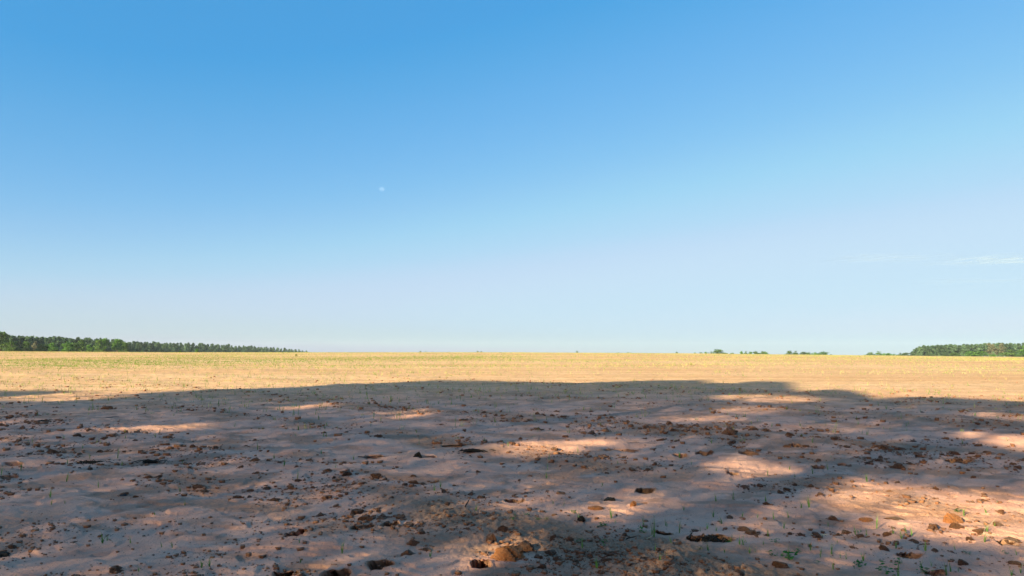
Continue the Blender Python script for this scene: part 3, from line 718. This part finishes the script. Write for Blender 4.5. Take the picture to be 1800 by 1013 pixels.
def build_shade_trees():
    rng = np.random.default_rng(5)
    s = np.array(SUN_DIR)
    trees = []
    x = -70.0; k = 0
    while x < 0:
        trees.append((x, -12.5 + 2.2 * math.sin(k * 2.4) + rng.uniform(-.8, .8), rng.uniform(22.5, 25), rng.uniform(4.8, 5.8)))
        x += rng.uniform(4.6, 6.0); k += 1
    T = np.array(trees)
    n = 590000
    i = np.arange(n)                                   # evenly spread foliage, no chance gaps
    gx = -37 + 74 * ((i * 0.7548776662) % 1.0) + rng.normal(0, .05, n); gy = 1.5 + 38.5 * ((i * 0.5698402910) % 1.0) + rng.normal(0, .08, n)
    inside = np.abs(gx) < 0.86 * gy + 2.2
    gx, gy = gx[inside], gy[inside]; n = len(gx)
    keep = rng.uniform(0, 1, n) < np.clip(-np.log(light_through(gx, gy)) / 2.45, 0, 1)
    gx, gy = gx[keep], gy[keep]
    owner = np.full(len(gx), -1); P = np.zeros((len(gx), 3))
    for attempt in range(14):
        todo = owner < 0
        if not todo.any(): break
        py = rng.uniform(-18, -6.2, len(gx))
        t = (py - gy) / s[1]
        p = np.stack([gx + s[0] * t, py, s[2] * t], 1)
        for j, (tx, ty, th, tr) in enumerate(trees):
            zc, rz = th * 0.52, th * 0.5
            q = ((p[:, 0] - tx) / tr) ** 2 + ((p[:, 1] - ty) / tr) ** 2 + ((p[:, 2] - zc) / rz) ** 4
            ok = todo & (owner < 0) & (q < 1)
            owner[ok] = j; P[ok] = p[ok]
    rest = np.where(owner < 0)[0]                       # leaves outside every crown, added to keep the shade even
    near = np.argmin((p[rest, 0][:, None] - T[None, :, 0]) ** 2 + (p[rest, 1][:, None] - T[None, :, 1]) ** 2, axis=1)
    owner[rest] = near; P[rest] = p[rest]
    words = ['first', 'second', 'third', 'fourth', 'fifth', 'sixth', 'seventh', 'eighth', 'ninth', 'tenth', 'eleventh', 'twelfth', 'thirteenth',
             'fourteenth', 'fifteenth', 'sixteenth', 'seventeenth', 'eighteenth', 'nineteenth', 'twentieth', 'twenty-first', 'twenty-second', 'twenty-third', 'twenty-fourth', 'twenty-fifth']
    c = 0
    for j, (tx, ty, th, tr) in enumerate(trees):
        pts = P[owner == j]
        if len(pts) < 60: continue
        z0 = zat(tx, ty)
        e = bpy.data.objects.new('tall_oak_tree', None); COL.objects.link(e); e.location = (tx, ty, z0)
        tag(e, 'tall leafy tree out of view behind the photographer, %s from the left, shading the field' % words[c], 'tree', 'shade trees behind the viewpoint'); c += 1
        loc = pts - np.array([tx, ty, z0])
        top = loc[:, 2].max()
        tubes = [([(0, 0, -0.4), (0.1, 0, top * .25), (-.1, .1, top * .55), (0, 0, top * .85)], [0.36, 0.27, 0.12, 0.03], 9)]
        for b in range(6):
            q = loc[rng.integers(len(loc))]
            z1 = min(q[2] * 0.75, top * .7) * rng.uniform(.75, 1)
            tubes.append(([(0, 0, z1), tuple(np.array([q[0] * .5, q[1] * .5, (z1 + q[2]) / 2 + .3])), tuple(q * np.array([.9, .9, 1]))], [0.08, 0.05, 0.015], 5))
        link('trunk', tubes_mesh('shade_tree_trunk', tubes, M_bark), e)
        link('crown', crown_mesh('shade_tree_crown', loc, 0.11, M_decid, rng, np.clip(rng.normal(.5, .2, len(loc)), 0, 1)), e)
build_shade_trees()

# ------------------------------------------------------------------ clods
def clod_mesh(name, seed, mat, sub=3, sx=1.0, sy=0.9, sz=0.62, rough=0.30):
    bm = bmesh.new()
    bmesh.ops.create_icosphere(bm, subdivisions=sub, radius=0.5)
    rng = np.random.default_rng(seed); off = rng.uniform(0, 50, 3)
    co = np.array([v.co for v in bm.verts])
    d = co / np.linalg.norm(co, axis=1)[:, None]
    r = 1 + rough * 1.6 * perlin(d[:, 0] * 1.5 + off[0] + d[:, 2], d[:, 1] * 1.5 + off[1] - .7 * d[:, 2], seed) \
          + rough * 0.9 * perlin(d[:, 0] * 3.3 + off[1] + d[:, 2] * 2, d[:, 1] * 3.3 + off[2] - 1.6 * d[:, 2], seed + 3) \
          + rough * 0.75 * perlin(d[:, 0] * 7 + off[2], d[:, 1] * 7 + d[:, 2] * 5, seed + 5)
    # broken facets
    for k in range(7):
        nrm = rng.normal(size=3); nrm[2] = abs(nrm[2]) * .7; nrm /= np.linalg.norm(nrm)
        lim = rng.uniform(0.62, 0.95)
        dp = d @ nrm
        r = np.where(dp * r > lim, lim / np.maximum(dp, .3), r)
    co = d * r[:, None] * 0.5 * np.array([sx, sy, sz])
    co[:, 2] += 0.28 * sz
    for v, c in zip(bm.verts, co): v.co = c
    me = bpy.data.meshes.new(name); bm.to_mesh(me); bm.free()
    me.materials.append(mat)
    return me

CLOD_MESHES = [clod_mesh('clod_shape', 300 + k, M_clod, 4, random.uniform(.9, 1.2), random.uniform(.7, 1.0), random.uniform(.5, .95), random.uniform(.30, .48)) for k in range(14)]

def place(mesh, name, x, y, size, label, cat, group=None, sink=0.20, rz=None, scale=(1, 1, 1), tilt=0.25):
    o = bpy.data.objects.new(name, mesh); COL.objects.link(o)
    o.location = (x, y, zat(x, y) - size * sink)
    o.scale = (size * scale[0], size * scale[1], size * scale[2])
    o.rotation_euler = (random.uniform(-tilt, tilt), random.uniform(-tilt, tilt), random.uniform(0, 6.28) if rz is None else rz)
    tag(o, label, cat, group)
    return o

ORDINAL = ['first', 'second', 'third', 'fourth', 'fifth', 'sixth', 'seventh', 'eighth', 'ninth', 'tenth', 'eleventh', 'twelfth', 'thirteenth', 'fourteenth',
           'fifteenth', 'sixteenth', 'seventeenth', 'eighteenth', 'nineteenth', 'twentieth', 'twenty-first', 'twenty-second', 'twenty-third', 'twenty-fourth']
def spot_words(x, y):
    u = x / y
    side = 'far left' if u < -0.45 else 'left' if u < -0.2 else 'middle' if u < 0.12 else 'right' if u < 0.42 else 'far right'
    depth = 'along the bottom edge' if y < 5.3 else 'in the near foreground' if y < 7.2 else 'halfway into the shade' if y < 10.5 else 'deep in the shade' if y < 15 else 'near the far shade edge'
    return depth + ', ' + side
def number_them(items, kinds):
    """items: (x, y, size); returns a label and group for each, counted from the left among its like"""
    keys = [kinds(sz) + ' ' + spot_words(x, y) for x, y, sz in items]
    out = []
    for (x, y, sz), k in zip(items, keys):
        same = sorted(i[0] / i[1] for i, kk in zip(items, keys) if kk == k)
        r = same.index(x / y)
        if len(same) == 1: lab = k.replace(' ', ' ', 1)
        elif len(same) == 2: lab = ('left ' if r == 0 else 'right ') + 'one of two: ' + k
        else: lab = ORDINAL[r] + ' from the left: ' + k
        out.append((lab, k))
    return out
clod_kind = lambda s: 'large reddish clod' if s > 0.105 else 'fist-sized reddish clod' if s > 0.07 else 'small reddish clod'
for (x, y, size), (lab, grp) in zip(CLODS, number_them(CLODS, clod_kind)):
    place(random.choice(CLOD_MESHES), 'soil_clod', x, y, size * 0.98, lab, 'clod', grp)

def special(name, px, py, wpx, mat, label, cat='clod', sz=0.6, sy=0.9, sub=4, rough=.3, seed=1, sink=.12, rz=0.0):
    y = EYE * 1200 / (py - 614.0); x = (px - 900) / 1200 * y; s = wpx / 1200 * y
    return place(clod_mesh(name + '_shape', seed, mat, sub, 1.0, sy, sz, rough), name, x, y, s, label, cat, None, sink, rz, tilt=.08)

special('soil_clod', 893, 982, 52, M_orange, 'big orange broken clay clod catching sunlight near the bottom centre', sz=.75, seed=11, rough=.36)
special('soil_clod', 921, 962, 36, M_clod, 'rounded brown soil mound behind the big orange sunlit clod', sz=.7, seed=12, rough=.15)
special('soil_clod', 865, 950, 17, M_clod, 'upright brown clod left behind the big orange sunlit clod', sz=1.35, seed=13, sink=.2)
special('soil_clod', 1043, 891, 30, M_orange, 'flat orange clay lump between dark holes, centre right', sz=.4, seed=14, rough=.18)
special('soil_clod', 1108, 893, 13, M_orange, 'small upright orange clod left below the brick-shaped one', sz=1.1, seed=15)
special('soil_clod', 1127, 884, 20, M_orange, 'brick-shaped orange clay piece lying in a faint sun patch', sz=.42, sy=.5, seed=16, rough=.10, rz=-.15)
special('soil_clod', 1652, 909, 34, M_orange, 'knobbly orange clod with a green herb in the big sun patch', sz=.6, seed=17, rough=.42)
special('soil_clod', 1507, 914, 24, M_orange, 'low orange lump on the left end of the big sun patch', sz=.4, seed=18, rough=.3)
special('soil_clod', 1556, 912, 36, M_clod, 'flat shaded brown hump in front of the big sun patch', sz=.35, seed=19, rough=.15)
special('soil_clod', 1752, 944, 26, M_clod, 'brown crust lump hanging over the dark hole, lower right', sz=.5, seed=20)
special('soil_clod', 1277, 768, 22, M_clod, 'largest dark brown clod of the far clod band, right of centre', sz=.8, seed=21, rough=.36)
special('soil_clod', 232, 869, 12, M_grey, 'small grey stone on pale sand, left foreground', 'stone', sz=.6, seed=22)
special('rotted_stump', 1067, 874, 28, M_dark, 'dark rotted root stump with a snag, centre right foreground', 'stump', sz=.55, seed=23, rough=.45)
special('rotted_wood_chunk', 738, 802, 16, M_dark, 'dark rotted wood chunk beside a crack, left of centre', 'wood', sz=.8, seed=24, rough=.4)
special('rotted_wood_chunk', 1018, 917, 14, M_dark, 'small dark wood chunk among seedlings, centre foreground', 'wood', sz=.75, seed=25, rough=.4)
special('rotted_wood_chunk', 28, 962, 40, M_dark, 'flat dark rotted wood piece at the left picture edge', 'wood', sz=.35, seed=26, rough=.4)

def litter_mat(name, px, py, wpx, n, label, seed):
    """flattened mat of dead stalks"""
    rng = np.random.default_rng(seed)
    y0 = EYE * 1200 / (py - 614.0); x0 = (px - 900) / 1200 * y0; w = wpx / 1200 * y0
    tubes = []
    for k in range(n):
        a = rng.normal(0, .35); L = w * rng.uniform(.15, .5)
        cx, cy = rng.normal(0, w * .22), rng.normal(0, w * .10)
        h = rng.uniform(0.004, 0.035)
        dx, dy = math.cos(a) * L / 2, math.sin(a) * L / 2
        p = [(cx - dx, cy - dy, h * rng.uniform(0, 1)), (cx, cy, h + .008), (cx + dx, cy + dy, h * rng.uniform(0, 1))]
        tubes.append((p, [0.004, 0.006, 0.002], 4))
    me = tubes_mesh(name + '_shape', tubes, M_dark)
    return link(name, me, None, (x0, y0, zat(x0, y0)), label, 'debris')
litter_mat('dead_stalk_mat', 833, 793, 54, 60, 'dark mat of dead stalks on the sand, left of centre', 1)
litter_mat('dead_stalk_mat', 278, 810, 46, 45, 'dark mat of dead stalks among clods on the left', 2)
litter_mat('dead_stalk_mat', 172, 811, 44, 40, 'dark thin strip of dead stalks beside the leftmost tall seedling', 3)
litter_mat('dead_stalk_mat', 85, 745, 26, 30, 'small dark mat of dead stalks in the far shade, left', 4)
litter_mat('dead_stalk_mat', 1240, 950, 40, 40, 'brown litter in the long dark hollow, lower right of centre', 6)

def twig(px, py, L, ang, lift, label, mat=None, r=0.004, seed=0):
    rng = np.random.default_rng(seed)
    y0 = EYE * 1200 / (py - 614.0); x0 = (px - 900) / 1200 * y0
    n = 6; pts = []
    for k in range(n):
        t = k / (n - 1) - .5
        pts.append((math.cos(ang) * L * t + rng.normal(0, L * .02), math.sin(ang) * L * t + rng.normal(0, L * .02), 0.008 + lift * (t + .5) + rng.normal(0, L * .01)))
    me = tubes_mesh('twig_shape', [(pts, [r, r * 1.1, r, r * .9, r * .7, r * .3], 5)], mat or M_dark)
    link('dry_twig', me, None, (x0, y0, zat(x0, y0)), label, 'twig')
twig(1425, 938, .14, -.6, .02, 'pale straw leaning on a clod in the right foreground', M_straw, .003, 1)
twig(1105, 955, .12, -.9, .05, 'short dark twig on the lumpy ridge, centre bottom', None, .004, 2)
twig(1133, 951, .13, .7, .03, 'pale broken straw near the tallest seedling', M_straw, .0035, 3)
twig(660, 803, .40, .05, .01, 'long dark twig lying left of the wood chunk, left of centre', None, .006, 4)
twig(803, 783, .45, .1, .01, 'long dark twig above the dead stalk mat, left of centre', None, .006, 5)
twig(823, 892, .10, 1.2, .05, 'short dark stick poking from the near ridge, centre', None, .006, 6)
twig(1205, 945, .08, 1.0, .03, 'tiny dark stub right of the tallest seedling', None, .008, 7)
twig(1715, 935, .30, .5, .12, 'thin dry straw rising over the dark hole, lower right', M_straw, .0012, 8)
twig(205, 740, .30, .1, .01, 'thin dark twig in the far shade on the left', None, .007, 9)

# crumbs: everything too small to count
def build_crumbs():
    rng = np.random.default_rng(31)
    n = 170000
    y = 3.6 * (36 / 3.6) ** rng.uniform(0, 1, n)
    x = rng.uniform(-.86, .86, n) * y
    s = soil_mask(x, y)
    c = across(x, y)
    band = np.exp(-((c - 15.0) / 1.6) ** 2) + 1.2 * np.exp(-((c - 5.2) / 1.3) ** 2) + .8 * np.exp(-((c - 30.5) / 3.5) ** 2) + .7 * np.exp(-((c - 22.5) / 1.8) ** 2) + .5 * np.exp(-((c - 10.4) / .9) ** 2) + .6 * np.exp(-((c - 2.0) / 1.2) ** 2)
    clump = np.clip(fbm(x * .8, y * .8, 3, 131) * 1.6 + .35, 0, 1)
    prob = np.clip((0.025 + 0.60 * band + .20 * s) * clump, 0, 1)
    keep = rng.uniform(0, 1, n) < prob
    x, y = x[keep], y[keep]; n = len(x)
    size = 0.011 * rng.pareto(2.1, n) + 0.010
    size = np.minimum(size, 0.065) * np.clip(y / 7, .8, 1.7)
    ex, ey, es = [], [], []
    for cx, cy, cs in CLODS:                              # broken bits round each clod
        for k in range(rng.integers(5, 14)):
            rr = cs * (.5 + rng.exponential(.9)); a = rng.uniform(0, 6.28)
            ex.append(cx + rr * math.cos(a)); ey.append(cy + rr * math.sin(a)); es.append(cs * rng.uniform(.10, .42))
    x = np.append(x, ex); y = np.append(y, ey); size = np.append(size, es); n = len(x)
    z = ground_z(x, y)
    bm = bmesh.new(); bmesh.ops.create_cube(bm, size=.62)
    bmesh.ops.triangulate(bm, faces=bm.faces[:])
    base = np.array([v.co for v in bm.verts]); tri = np.array([[v.index for v in f.verts] for f in bm.faces]); bm.free()
    k = len(base)
    j = base[None] * (1 + rng.uniform(-.35, .35, (n, k, 1)))
    a = rng.uniform(0, 6.28, n); ca, sa = np.cos(a), np.sin(a)
    st = rng.uniform(.7, 1.4, (n, 1)); sz = rng.uniform(.45, .85, (n, 1))
    X = j[:, :, 0] * st; Y = j[:, :, 1]; Z = j[:, :, 2] * sz
    vx = x[:, None] + size[:, None] * (X * ca[:, None] - Y * sa[:, None])
    vy = y[:, None] + size[:, None] * (X * sa[:, None] + Y * ca[:, None])
    vz = z[:, None] + size[:, None] * (Z + .12)
    v = np.stack([vx, vy, vz], -1).reshape(-1, 3)
    f = (tri[None] + (np.arange(n) * k)[:, None, None]).reshape(-1, 3)
    link('soil_crumbs', mesh_np('soil_crumbs', v, f, M_clod), None, None, 'loose reddish soil crumbs strewn over the shaded sand', 'soil', None, 'stuff')
    print('crumbs', n)
build_crumbs()

# ------------------------------------------------------------------ seedlings, herbs and field grass
def blades_mesh(name, specs, mat, seg=5):
    """specs: (x,y,azimuth,height,lean,width,tone)"""
    v, f, tone = [], [], []
    for (x, y, az, h, lean, w, tn) in specs:
        dx, dy = math.cos(az), math.sin(az); px_, py_ = -dy, dx
        b = len(v)
        for k in range(seg + 1):
            t = k / seg
            out = lean * h * t ** 1.8
            zz = h * (t - 0.25 * lean * t ** 3)
            ww = w * (1 - t ** 1.6) * (0.6 + 0.8 * math.sin(math.pi * min(1, t + .25))) * .5 + 0.0004
            cx, cy = x + dx * out, y + dy * out
            fold = ww * .5
            v += [(cx - px_ * ww, cy - py_ * ww, zz - 0.01), (cx + dx * fold * .4, cy + dy * fold * .4, zz - 0.01 - fold * .2), (cx + px_ * ww, cy + py_ * ww, zz - 0.01)]
            tone += [tn] * 3
        for k in range(seg):
            i = b + 3 * k
            f += [(i, i + 1, i + 4, i + 3), (i + 1, i + 2, i + 5, i + 4)]
    me = mesh_np(name, np.array(v), np.array(f), mat, True)
    at = me.attributes.new('tone', 'FLOAT', 'POINT'); at.data.foreach_set('value', np.array(tone, np.float32))
    return me

def seedling_mesh(seed):
    rng = np.random.default_rng(seed)
    specs = []
    for k in range(rng.integers(3, 7)):
        h = rng.uniform(0.45, 1.0) if k else 1.0
        specs.append((rng.normal(0, .02), rng.normal(0, .02), rng.uniform(0, 6.28), h, rng.uniform(.1, .75) if k else rng.uniform(.05, .3), rng.uniform(.038, .060), rng.uniform(.2, 1.0)))
    return blades_mesh('seedling_shape', specs, M_blade)
SEED_MESHES = [seedling_mesh(500 + k) for k in range(10)]

def herb_mesh(seed):
    rng = np.random.default_rng(seed)
    v, f, tone = [], [], []
    for k in range(16):
        az = rng.uniform(0, 6.28); rr = rng.uniform(.05, .5); zz = rng.uniform(.08, .45)
        c = np.array([math.cos(az) * rr, math.sin(az) * rr, zz])
        d = np.array([math.cos(az), math.sin(az), rng.uniform(-.2, .5)]); d /= np.linalg.norm(d)
        e = np.cross(d, [0, 0, 1]); e /= np.linalg.norm(e); u = np.cross(e, d)
        L, W = rng.uniform(.13, .24), rng.uniform(.07, .12)
        b = len(v); tn = rng.uniform(0, 1)
        pts = [c - d * L * .5, c - d * L * .1 + e * W - u * .015, c + d * L * .3 + e * W * .7 - u * .02, c + d * L * .5 - u * .03, c + d * L * .3 - e * W * .7 - u * .02, c - d * L * .1 - e * W - u * .015, c + u * .02]
        v += [tuple(p) for p in pts]; tone += [tn] * 7
        for q in range(6): f.append((b + 6, b + q, b + (q + 1) % 6))
        b = len(v)   # petiole
        s = np.array([0, 0, 0.0]); t = c - d * L * .5
        v += [tuple(s + e * .008), tuple(s - e * .008), tuple(t)]; tone += [tn] * 3; f.append((b, b + 1, b + 2))
    me = mesh_np('herb_shape', np.array(v), np.array(f), M_herb, True)
    at = me.attributes.new('tone', 'FLOAT', 'POINT'); at.data.foreach_set('value', np.array(tone, np.float32))
    return me
HERB_MESHES = [herb_mesh(600 + k) for k in range(6)]

_r = random.Random(3)
for k in range(52):                                   # fine sprouts along the near right
    y = _r.uniform(4.65, 6.4); SEEDLINGS.append((round(y * _r.uniform(.08, .74), 3), round(y, 3), round(_r.uniform(.045, .115), 3)))
for k in range(60):                                   # and thin ones scattered over the shaded sand
    y = _r.uniform(6.5, 17); SEEDLINGS.append((round(y * _r.uniform(-.74, .74), 3), round(y, 3), round(_r.uniform(.07, .17), 3)))
blade_kind = lambda h: 'tall green grass seedling' if h > .2 else 'thin green grass seedling' if h > .12 else 'short green grass seedling'
for (x, y, h), (lab, grp) in zip(SEEDLINGS, number_them(SEEDLINGS, blade_kind)):
    place(random.choice(SEED_MESHES), 'grass_seedling', x, y, min(h, .22) * .95, lab, 'seedling', grp, 0.02, None, ((.62 if h > .14 else 1.0) * random.uniform(.8, 1.1),) * 2 + (1,), .08)
for (x, y, w_), (lab, grp) in zip(HERBS, number_them(HERBS, lambda s: 'low leafy green weed')):
    place(random.choice(HERB_MESHES), 'broadleaf_herb', x, y, w_ * 1.45, lab, 'weed', grp, 0.02, None, (1, 1, .9), .1)

def build_grass():
    rng = np.random.default_rng(77)
    n = 520000
    y = np.sqrt(rng.uniform(11 ** 2, 190 ** 2, n)); x = rng.uniform(-.84, .84, n) * y
    strip = np.clip(fbm(x * .035, y * .10, 3, 151) * 1.5 + .35, 0, 1)           # patches
    rows = np.clip(.55 + .75 * perlin(x * .05, y * .9, 152), 0.1, 1)            # drill rows
    amount = strip * rows
    amount = amount * sstep(9, 22, y) * (1 - .75 * sstep(125, 170, y))
    lft = np.exp(-((x + 38) / 24) ** 2 - ((y - 68) / 22) ** 2) * .75 + np.exp(-((x + 9) / 13) ** 2 - ((y - 88) / 13) ** 2) * .7            # greener stand on the left
    amount = np.clip(amount * .75 + lft * rows + .04, 0, 1)
    keep = rng.uniform(0, 1, n) < amount * np.clip(y / 60, .55, 1)
    x, y, lft = x[keep], y[keep], lft[keep]; n = len(x)
    z = ground_z(x, y)
    B = 3
    X = np.repeat(x, B) + rng.normal(0, .035, n * B); Y = np.repeat(y, B) + rng.normal(0, .035, n * B); Z = np.repeat(z, B)
    h = np.repeat(rng.uniform(.05, .15, n) * np.where((y < 45) & (rng.uniform(0, 1, n) < .25), 1.9, 1.0), B) * rng.uniform(.5, 1.1, n * B)
    az = rng.uniform(0, 6.28, n * B); lean = rng.uniform(.1, .7, n * B) * h
    w = rng.uniform(.005, .009, n * B) * np.clip(Y / 35, 1, 1.8)
    bx, by = -np.sin(az) * w, np.cos(az) * w
    a = np.stack([X - bx, Y - by, Z - .01], -1); b = np.stack([X + bx, Y + by, Z - .01], -1)
    t = np.stack([X + np.cos(az) * lean, Y + np.sin(az) * lean, Z + h], -1)
    v = np.stack([a, b, t], 1).reshape(-1, 3)
    tr = np.arange(n * B * 3).reshape(-1, 3)
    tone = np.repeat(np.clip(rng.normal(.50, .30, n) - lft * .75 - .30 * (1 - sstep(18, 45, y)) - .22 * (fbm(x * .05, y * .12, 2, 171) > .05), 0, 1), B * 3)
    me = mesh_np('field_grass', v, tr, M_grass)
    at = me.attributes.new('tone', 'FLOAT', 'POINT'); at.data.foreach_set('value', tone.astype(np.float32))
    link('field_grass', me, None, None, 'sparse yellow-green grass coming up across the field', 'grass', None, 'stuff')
    print('tufts', n)
build_grass()

# ------------------------------------------------------------------ moon and thin cloud
def build_moon():
    d = 9000.0
    v = Vector(((667 - 900) / 1200.0, 1.0, (614 - 329) / 1200.0)).normalized() * d
    m = bpy.data.materials.new('moon_rock'); m.use_nodes = True
    n, l = m.node_tree.nodes, m.node_tree.links
    n.remove(n['Principled BSDF'])
    geo = n.new('ShaderNodeTexCoord').outputs['Object']
    c = ramp(n, l, noise_node(n, l, 0.035, 4, .6, geo), [(.40, (.016, .016, .019)), (.60, (.034, .034, .040))])
    df = n.new('ShaderNodeBsdfDiffuse'); l.new(c, df.inputs[0])
    tr = n.new('ShaderNodeBsdfTransparent'); ad = n.new('ShaderNodeAddShader')   # the air in front of it adds its own blue
    l.new(df.outputs[0], ad.inputs[0]); l.new(tr.outputs[0], ad.inputs[1]); l.new(ad.outputs[0], n['Material Output'].inputs[0])
    bm = bmesh.new(); bmesh.ops.create_uvsphere(bm, u_segments=48, v_segments=24, radius=d * math.tan(math.radians(.20)))
    me = bpy.data.meshes.new('moon'); bm.to_mesh(me); bm.free()
    me.polygons.foreach_set('use_smooth', np.ones(len(me.polygons), bool)); me.materials.append(m)
    link('moon', me, None, v + Vector((0, 0, EYE)), 'pale daytime half moon in the blue sky left of centre', 'moon')
build_moon()

def cloud_material(seed, dens):
    m = bpy.data.materials.new('thin_cloud'); m.use_nodes = True
    n, l = m.node_tree.nodes, m.node_tree.links
    n.remove(n['Principled BSDF'])
    geo = n.new('ShaderNodeTexCoord').outputs['Generated']
    mp = n.new('ShaderNodeMapping'); mp.inputs['Location'].default_value = (seed, seed * .7, 0); l.new(geo, mp.inputs[0])
    wisps = noise_node(n, l, 3.0, 6, .62, mp.outputs[0], (1.5, 1.0, 1))
    a = ramp(n, l, wisps, [(.36, (0, 0, 0)), (.62, (1, 1, 1))])
    sep = n.new('ShaderNodeSeparateXYZ'); l.new(geo, sep.inputs[0])
    def fade(o, lo, hi):
        r1 = n.new('ShaderNodeMapRange'); r1.interpolation_type = 'SMOOTHSTEP'; l.new(o, r1.inputs[0]); r1.inputs[1].default_value = 0; r1.inputs[2].default_value = lo
        r2 = n.new('ShaderNodeMapRange'); r2.interpolation_type = 'SMOOTHSTEP'; l.new(o, r2.inputs[0]); r2.inputs[1].default_value = 1; r2.inputs[2].default_value = hi
        return math_node(n, l, 'MULTIPLY', r1.outputs[0], r2.outputs[0])
    k = math_node(n, l, 'MULTIPLY', fade(sep.outputs[0], .35, .7), fade(sep.outputs[1], .45, .6))
    k = math_node(n, l, 'MULTIPLY', math_node(n, l, 'MULTIPLY', a, k), dens)
    df = n.new('ShaderNodeBsdfDiffuse'); df.inputs[0].default_value = (.9, .9, .9, 1)
    tl = n.new('ShaderNodeBsdfTranslucent'); tl.inputs[0].default_value = (.9, .9, .9, 1)
    ms = n.new('ShaderNodeMixShader'); l.new(df.outputs[0], ms.inputs[1]); l.new(tl.outputs[0], ms.inputs[2])
    tr = n.new('ShaderNodeBsdfTransparent'); out = n.new('ShaderNodeMixShader')
    l.new(k, out.inputs[0]); l.new(tr.outputs[0], out.inputs[1]); l.new(ms.outputs[0], out.inputs[2]); l.new(out.outputs[0], n['Material Output'].inputs[0])
    return m

def cloud(name, px, py, wpx, hpx, dens, label, seed):
    d = 11000.0
    alt = (614 - py) / 1200 * d
    x = (px - 900) / 1200 * d; w = wpx / 1200 * d; dep = hpx / 1200 * d * d / alt * .8
    nx, ny = 40, 24
    g = np.array([[(i / nx - .5) * w, (j / ny - .5) * dep, 0] for j in range(ny + 1) for i in range(nx + 1)])
    g[:, 2] = 40 * fbm(g[:, 0] / 700 + seed, g[:, 1] / 900, 3, seed)
    q = np.array([[j * (nx + 1) + i, j * (nx + 1) + i + 1, (j + 1) * (nx + 1) + i + 1, (j + 1) * (nx + 1) + i] for j in range(ny) for i in range(nx)])
    me = mesh_np(name, g, q, cloud_material(seed, dens), True)
    link(name, me, None, (x, d, alt), label, 'cloud')
cloud('cirrus_cloud', 1790, 456, 330, 30, .62, 'bright thin white wisp of cloud at the right picture edge', 3)
cloud('cirrus_cloud', 1560, 453, 240, 26, .30, 'very faint flat wisp of cloud left of the brighter one', 8)
cloud('cirrus_cloud', 1740, 494, 300, 16, .16, 'faint slanting wisp of cloud below the bright one, right', 5)

# ------------------------------------------------------------------ morning haze over the land
def build_haze():
    m = bpy.data.materials.new('haze_air'); m.use_nodes = True
    n, l = m.node_tree.nodes, m.node_tree.links
    n.remove(n['Principled BSDF'])
    v = n.new('ShaderNodeVolumePrincipled')
    v.inputs['Color'].default_value = (0.80, 0.88, 1.0, 1)
    v.inputs['Density'].default_value = 0.00007
    v.inputs['Anisotropy'].default_value = 0.0
    l.new(v.outputs[0], n['Material Output'].inputs['Volume'])
    bm = bmesh.new(); bmesh.ops.create_cube(bm, size=1.0)
    lo, hi = -48.0, 32.0
    for q in bm.verts: q.co = (q.co.x * 6200, q.co.y * 6200, lo if q.co.z < 0 else hi)
    me = bpy.data.meshes.new('haze'); bm.to_mesh(me); bm.free(); me.materials.append(m)
    link('haze', me, None, None, 'thin pale morning haze over the far land', 'haze', None, 'stuff')
build_haze()
